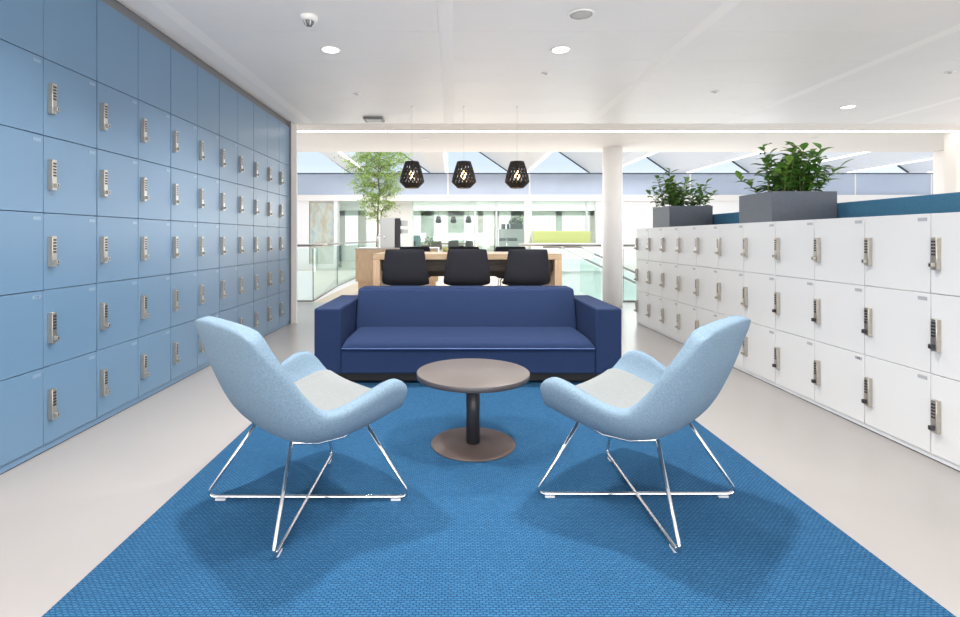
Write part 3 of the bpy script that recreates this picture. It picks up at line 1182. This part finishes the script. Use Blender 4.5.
def planter(label, x0, x1, y0, y1, hgt, seed, nst, hmin, hmax, leaves):
    r = random.Random(seed)
    cx, cy = (x0 + x1) / 2, (y0 + y1) / 2
    t = thing('planter', label, 'plant', (cx, cy, LT_Z), 0, 'planters on the white lockers')
    a, b = (x1 - x0) / 2, (y1 - y0) / 2
    mb = MB(M_planter)
    th = 0.012
    mb.box(-a, a, -b, b, 0, 0.02)
    mb.box(-a, -a + th, -b, b, 0.02, hgt)
    mb.box(a - th, a, -b, b, 0.02, hgt)
    mb.box(-a + th, a - th, -b, -b + th, 0.02, hgt)
    mb.box(-a + th, a - th, b - th, b, 0.02, hgt)
    mb.obj('planter_box', t)
    MB(M_soil).box(-a + th, a - th, -b + th, b - th, 0.02, hgt - 0.025).obj('soil', t)
    fl = MB(M_leaf, M_leaf2)
    for k in range(nst):
        bx, by = r.uniform(-a * 0.8, a * 0.8), r.uniform(-b * 0.8, b * 0.8)
        hs = r.uniform(hmin, hmax)
        lean = Vector((bx / a * r.uniform(0.03, 0.20) + r.uniform(-.05, .05), by / b * r.uniform(0.03, 0.20) + r.uniform(-.05, .05), 0))
        p0 = Vector((bx, by, hgt - 0.03))
        pts = [p0 + Vector((lean.x * (f ** 1.6), lean.y * (f ** 1.6), hs * f)) + Vector((0.008 * math.sin(5 * f + k), 0.008 * math.cos(4 * f + k), 0)) for f in [i / 6 for i in range(7)]]
        sm = MB(M_stem)
        sm.tube(pts, 0.0045, 6, taper=0.0018)
        sm.obj('stem', t)
        nl = leaves
        for q in range(nl):
            f = 0.18 + 0.82 * q / (nl - 1)
            i = min(5, int(f * 6))
            c = pts[i].lerp(pts[i + 1], f * 6 - i)
            ang = q * 2.4 + k * 1.3 + r.uniform(-.4, .4)
            d = Vector((math.cos(ang), math.sin(ang), r.uniform(0.15, 0.75) + (0.6 if q == nl - 1 else 0)))
            leaf(fl, c, d, r.uniform(0.095, 0.15), r.uniform(0.044, 0.066), mi=1 if (f > 0.5 and r.random() < 0.5) else 0, n=4, fold=0.35, droop=r.uniform(0.15, 0.5))
    fl.obj('foliage', t)


planter('square anthracite planter of leafy green shrubs on the white lockers nearer the camera', 2.45, 2.95, 3.955, 4.41, 0.235, 8, 40, 0.15, 0.40, 13)
planter('square anthracite planter of leafy green shrubs on the white lockers nearer the white column', 2.45, 2.94, 5.83, 6.32, 0.24, 5, 32, 0.14, 0.43, 12)

# ------------------------------------------------------------------ ceiling fittings
def gpx(px, py, z=CZ):
    Y = FPX * (z - H) / (238 - py)
    return X_(px, Y), Y


DL_LENS = MB(M_lens).lathe([(0, -0.004), (0.064, -0.004), (0.064, 0.0), (0, 0.0)], n=32).mesh('lens')
DL_RING = MB(M_plastic).lathe([(0.064, -0.002), (0.068, -0.006), (0.078, -0.005), (0.080, 0.0), (0.064, 0.0)], n=32).mesh('trim_ring')
for (x, yy) in DOWN:
    if yy > 5:
        lab = 'small round downlight in the ceiling over the far right, above the larger planter'
    elif yy > 4:
        lab = 'round downlight glowing in the ceiling %s' % ('left, behind the domed detector' if x < 0 else 'right of centre, behind the round speaker')
    else:
        lab = 'round downlight in the ceiling above the seating'
    if yy > 4:
        t = thing('downlight', lab, 'light', (x, yy, CZ), 0, 'ceiling downlights')
    else:
        t = thing('downlight', lab, 'light', (x, yy, CZ), 0, 'downlights above the camera')
    link('lens', DL_LENS, t)
    link('trim_ring', DL_RING, t)
    l = bpy.data.lights.new('downlight_lamp', 'AREA')
    l.shape = 'DISK'
    l.size = 0.10
    l.energy = DOWN_W
    l.color = (1.0, 0.955, 0.90)
    l.spread = 2.3
    lo = bpy.data.objects.new('downlight_lamp', l)
    lo.location = (0, 0, -0.012)
    lo.parent = t
    COL.objects.link(lo)

# recessed LED line in the soffit (two lengths with a short joint)
for a, b, lab in ((X_(296.5, 7.11), X_(386, 7.11), 'short glowing LED strip in the soffit between pier and joint'),
                  (X_(388, 7.11), 6.95, 'long glowing LED strip running right along the soffit')):
    t = thing('led_strip', lab, 'light', ((a + b) / 2, 7.11, CZ - 0.001), 0, 'soffit LED line')
    L = (b - a) / 2
    MB(M_led).box(-L, L, -0.045, 0.045, -0.004, 0.0).obj('diffuser', t)
    MB(M_plastic).box(-L, L, -0.056, -0.046, -0.006, 0.0).obj('edge_profile', t)
    MB(M_plastic).box(-L, L, 0.046, 0.056, -0.006, 0.0).obj('edge_profile', t)

x, yy = gpx(309, 16.5)
t = thing('smoke_detector', 'white domed detector with dark vents on the ceiling near the blue lockers', 'detector', (x, yy, CZ))
MB(M_plastic).lathe([(0, 0), (0.058, 0), (0.060, -0.012), (0.056, -0.024), (0.044, -0.034), (0, -0.034)], n=36).obj('base', t)
MB(M_detector).lathe([(0.036, -0.034), (0.034, -0.05), (0.022, -0.062), (0, -0.062), (0, -0.034)], n=24).obj('sensor_head', t)
mb = MB(M_plastic)
for k in range(6):
    a = k * PI / 3
    mb.tube([(0.039 * math.cos(a), 0.039 * math.sin(a), -0.034), (0.036 * math.cos(a), 0.036 * math.sin(a), -0.052), (0.022 * math.cos(a), 0.022 * math.sin(a), -0.065)], 0.003, 6)
mb.obj('cage', t)
x, yy = gpx(581, 14.5)
t = thing('ceiling_speaker', 'flat round grilled loudspeaker set in the ceiling right of centre', 'speaker', (x, yy, CZ))
MB(M_plastic).lathe([(0.073, -0.004), (0.078, -0.009), (0.086, -0.007), (0.088, 0), (0.073, 0)], n=40).obj('rim', t)
MB(M_grille).lathe([(0, -0.006), (0.04, -0.0055), (0.073, -0.004), (0.073, 0), (0, 0)], n=40).obj('grille', t)
SP = [(357, 93.5, 'on the left near the blue lockers'), (546, 73, 'right of the middle ceiling band'), (715, 91.5, 'above the planters'), (950, 72, 'at the right edge of the photo')]
for i, (px, py, w) in enumerate(SP):
    x, yy = gpx(px, py)
    t = thing('sprinkler', 'tiny round white sprinkler cap in the ceiling %s' % w, 'sprinkler', (x, yy, CZ), 0, 'ceiling sprinklers')
    MB(M_plastic).lathe([(0, 0), (0.038, 0), (0.04, -0.004), (0.03, -0.008), (0, -0.008)], n=24).obj('cover_plate', t)
    MB(M_grille).lathe([(0, -0.008), (0.016, -0.008), (0.012, -0.014), (0, -0.015)], n=16).obj('nozzle', t)
x, yy = gpx(374, 118.5)
t = thing('ceiling_sensor', 'small flat grey box on the ceiling beside the left pendant cord', 'sensor', (x, yy, CZ))
MB(M_detector).box(-0.12, 0.12, -0.10, 0.10, -0.028, 0, bev=0.006).obj('housing', t)
MB(M_grille).box(-0.09, 0.09, -0.075, 0.075, -0.031, -0.028).obj('grille', t)
for px, py, w in ((425, 138.5, 'above the pendants'), (815, 138, 'above the larger planter')):
    x, yy = gpx(px, py)
    t = thing('soffit_spotlight', 'tiny round recessed fitting in the soffit %s' % w, 'light', (x, yy, CZ), 0, 'soffit fittings')
    MB(M_plastic).lathe([(0, 0), (0.06, 0), (0.062, -0.006), (0.045, -0.01), (0, -0.004)], n=28).obj('trim_ring', t)

# ------------------------------------------------------------------ balustrades and stair rails
def balustrade(name, label, pts, z_glass=0.93, z_rail=0.985, rail_r=0.022, caps=True):
    t = thing(name, label, 'railing', pts[0])
    o_ = Vector(pts[0])
    P = [Vector(p) - o_ for p in pts]
    for a, b in zip(P[:-1], P[1:]):
        d = (b - a)
        L = d.length
        d.normalize()
        n = Vector((-d.y, d.x, 0)) * 0.008
        a2, b2 = a + d * 0.008, b - d * 0.008
        mb = MB(M_glass, M_glass_edge)
        mb.poly_prism([a2 - n, b2 - n, b2 + n, a2 + n], (0, 0, z_glass), 0)
        g = mb.obj('glass_panel', t)
        mb = MB(M_glass_edge)
        mb.poly_prism([a2 - n * 1.05 - d * 0.004, a2 - n * 1.05, a2 + n * 1.05, a2 + n * 1.05 - d * 0.004], (0, 0, z_glass), 0)
        mb.obj('glass_edge', g)
    mb = MB(M_steel)
    mb.tube([p + Vector((0, 0, z_rail)) for p in P], rail_r, 12)
    mb.obj('handrail', t)
    mb = MB(M_steel)
    mb.tube([p + Vector((0, 0, 0.02)) for p in P], 0.018, 6)
    mb.obj('floor_channel', t)
    return t


arc = []
for k in range(4):
    a = k / 3
    arc.append((X_(313, 8.96) - 0.25 * math.sin(a * PI * 0.9), 8.96 + 8.4 * a, 0))
balustrade('balustrade', 'straight glass balustrade with steel handrail beside the white pier', [(-4.6, 8.93, 0), (X_(313, 8.93) - 0.01, 8.93, 0)])
balustrade('balustrade', 'gently curved glass balustrade along the bridge left of the island', arc)
balustrade('balustrade', 'glass balustrade with steel handrail between the counter table and the column', [(X_(519, 9.6), 9.6, 0), (X_(560, 9.0), 9.0, 0), (X_(601, 8.9), 8.9, 0)])
balustrade('balustrade', 'glass balustrade with steel handrail right of the column beside the white lockers', [(X_(623, 8.9), 8.9, 0), (4.2, 8.9, 0), (7.6, 8.9, 0)])

st = thing('staircase', 'white stair with steel handrails descending beyond the glass balustrade', 'stairs', (2.2, 10.6, 0))
Yn = 10.6


def sp(px, py, Y):
    return Vector((X_(px, Y) - 2.2, Y - 10.6, Z_(py, Y)))


for (pa, pb, dy) in (((560, 247), (640, 285), 0.0), ((580, 247), (640, 275), 0.35)):
    A, B = sp(pa[0], pa[1], Yn + dy), sp(pb[0], pb[1], Yn + dy)
    B2 = A + (B - A) * 2.2
    A0 = A - Vector((0.35, 0, 0))
    MB(M_steel).tube(rounded([A0, A, B2], 0.1), 0.022, 10).obj('handrail', st)
    mb = MB(M_glass)
    dn = Vector((0, 0, -0.95))
    mb.poly_prism([A - Vector((0, 0, .06)), B2 - Vector((0, 0, .06)), B2 + dn, A + dn], (0, 0.012, 0))
    mb.obj('glass_panel', st)
mb = MB(M_warmw)
for k in range(12):
    x0 = -0.05 + k * 0.28
    mb.box(x0, x0 + 0.30, -0.02, 1.25, -0.17 * (k + 1) * 0.77 - 0.16, -0.17 * (k + 1) * 0.77)
mb.obj('flight', st)

# ------------------------------------------------------------------ things across the atrium
LY = 17.62
b0, b1 = X_(532.5, LY), X_(590, LY)
ls = thing('high_back_bench', 'high-backed lime green bench on the far side of the atrium', 'bench', ((b0 + b1) / 2, LY, 0))
hw = (b1 - b0) / 2
MB(M_lime).box(-hw, hw, -0.1, 0.04, 0.15, Z_(231, LY), bev=0.03).obj('backrest', ls)
MB(M_lime).box(-hw + 0.12, hw, 0.04, 0.30, 0.15, 0.45, bev=0.03).obj('seat', ls)
for fx in (-hw + 0.1, hw - 0.1):
    MB(M_steel).box(fx - 0.02, fx + 0.02, -0.05, 0.25, 0, 0.15).obj('leg', ls)

OY = 22.0


def X2(px):
    return X_(px, OY)


tx0, tx1 = X2(429), X2(479)
t = thing('counter_table', 'small oak table with three grey chairs in the office across the atrium', 'table', ((tx0 + tx1) / 2, OY, 0))
hw = (tx1 - tx0) / 2
MB(M_oak).box(-hw, hw, -0.4, 0.4, 0.84, 0.90).obj('table_top', t)
for s in (-1, 1):
    MB(M_oak_v).box(s * hw - (0.06 if s > 0 else 0), s * hw + (0 if s > 0 else 0.06), -0.4, 0.4, 0, 0.84).obj('leg_panel', t)
M_grey_felt = mat('mid_grey_felt', srgb(132, 132, 138), 0.9)
FSH = shell_mesh('shell', M_grey_felt, CT, UC, 10, 0.028, 0.018, p=2.2)
for px, w in ((437, 'left'), (453.5, 'middle'), (470, 'right')):
    t = thing('counter_chair', 'grey chair in the far office across the atrium, %s of three' % w, 'chair', (X2(px), OY - 0.75, 0), 0, 'grey chairs in the far office')
    link('shell', FSH, t)
    for l in legs:
        link('leg', l, t)
FS = MB(M_tablepost).lathe([(0.08, 2.04), (0.10, 1.98), (0.14, 1.80), (0.09, 1.75), (0.08, 1.75), (0.13, 1.80), (0.07, 2.03)], n=20).mesh('shade')
for px, w in ((438.5, 'left'), (453.5, 'middle'), (468.5, 'right')):
    t = thing('pendant_lamp', 'tiny dark pendant lamp in the far office across the atrium, %s of three' % w, 'lamp', (X2(px), OY, 0), 0, 'pendants in the far office')
    link('shade', FS, t)
    MB(M_lens).lathe([(0, 1.80), (0.05, 1.83), (0.05, 1.9), (0, 1.93)], n=12).obj('bulb', t)
    MB(M_tablepost).tube([(0, 0, 2.0), (0, 0, 2.42)], 0.004, 5).obj('cord', t)
# potted plant left of the far table
t = thing('potted_plant', 'leafy green potted plant standing left of the far office table', 'plant', (X2(431), 20.6, 0))
MB(M_planter).box(-0.18, 0.18, -0.18, 0.18, 0, 0.82).obj('pot', t)
fl = MB(M_leaf)
r2 = random.Random(11)
for k in range(150):
    c = Vector((r2.gauss(0, .13), r2.gauss(0, .13), 0.85 + abs(r2.gauss(0, .16))))
    leaf(fl, c, Vector((r2.uniform(-1, 1), r2.uniform(-1, 1), r2.uniform(-.2, .8))), r2.uniform(.10, .18), r2.uniform(.04, .06), n=2)
fl.obj('foliage', t)
# white storage cabinet with hedge of plants
CY = 20.4
c0, c1 = X_(499, CY), X_(524, CY)
t = thing('storage_cabinet', 'white storage cabinet carrying plants behind the far glass door', 'cabinet', ((c0 + c1) / 2, CY, 0))
hw = (c1 - c0) / 2
MB(M_white_door).box(-hw, hw, 0, 0.45, 0, Z_(229, CY), bev=0.01).obj('body', t)
MB(M_detector).box(-hw + 0.02, hw * 0.45, -0.012, 0.0, Z_(241, CY), Z_(238, CY)).obj('label_strip', t)
mb = MB(M_darkm)
for a, b in ((501.5, 505.5), (507, 509.5)):
    o = MB(M_darkm).box(X_(a, CY), X_(b, CY), CY + 0.02, CY + 0.14, Z_(229, CY), Z_(225.5, CY) + 0.06, bev=0.01).obj('storage_box')
    tag(o, 'dark box on the white far cabinet, %s of the pair' % ('wider one' if a < 505 else 'narrower one'), 'box', 'dark boxes on the far cabinet')
t = thing('planter', 'grey trough of dark green plants on the white cabinet across the atrium', 'plant', (X_(517, CY), CY + 0.31, Z_(229, CY)))
w2 = (X_(524, CY) - X_(511, CY)) / 2
MB(M_detector).box(-w2, w2, -0.15, 0.15, 0, 0.20, bev=0.01).obj('planter_box', t)
fl = MB(M_leaf)
for k in range(260):
    c = Vector((r2.uniform(-w2 * 0.95, w2 * 0.95), r2.gauss(0, .05), 0.2 + abs(r2.gauss(0, .14)) * (1.0)))
    leaf(fl, c, Vector((r2.uniform(-1, 1), r2.uniform(-1, 1), r2.uniform(-.2, .8))), r2.uniform(.10, .18), r2.uniform(.05, .08), n=2)
fl.obj('foliage', t)
# grey cabinet (printer) by the island
PY_ = 20.0
t = thing('printer', 'blue grey office machine standing in the far office right of the coffee machine', 'printer', (X_(415, PY_), PY_, 0))
M_bluegrey = mat('blue_grey_plastic', srgb(140, 168, 176), 0.5)
hw = (X_(421, PY_) - X_(409, PY_)) / 2
MB(M_bluegrey).box(-hw, hw, -0.25, 0.25, 0, Z_(237, PY_) - 0.05, bev=0.01).obj('body', t)
MB(M_bluegrey).box(-hw * 0.9, hw * 0.9, -0.22, 0.22, Z_(237, PY_) - 0.05, Z_(236, PY_) + 0.02, bev=0.01).obj('lid', t)
MB(M_darkm).box(-hw * 0.5, hw * 0.2, -0.262, -0.25, Z_(246, PY_), Z_(241, PY_)).obj('front_panel', t)
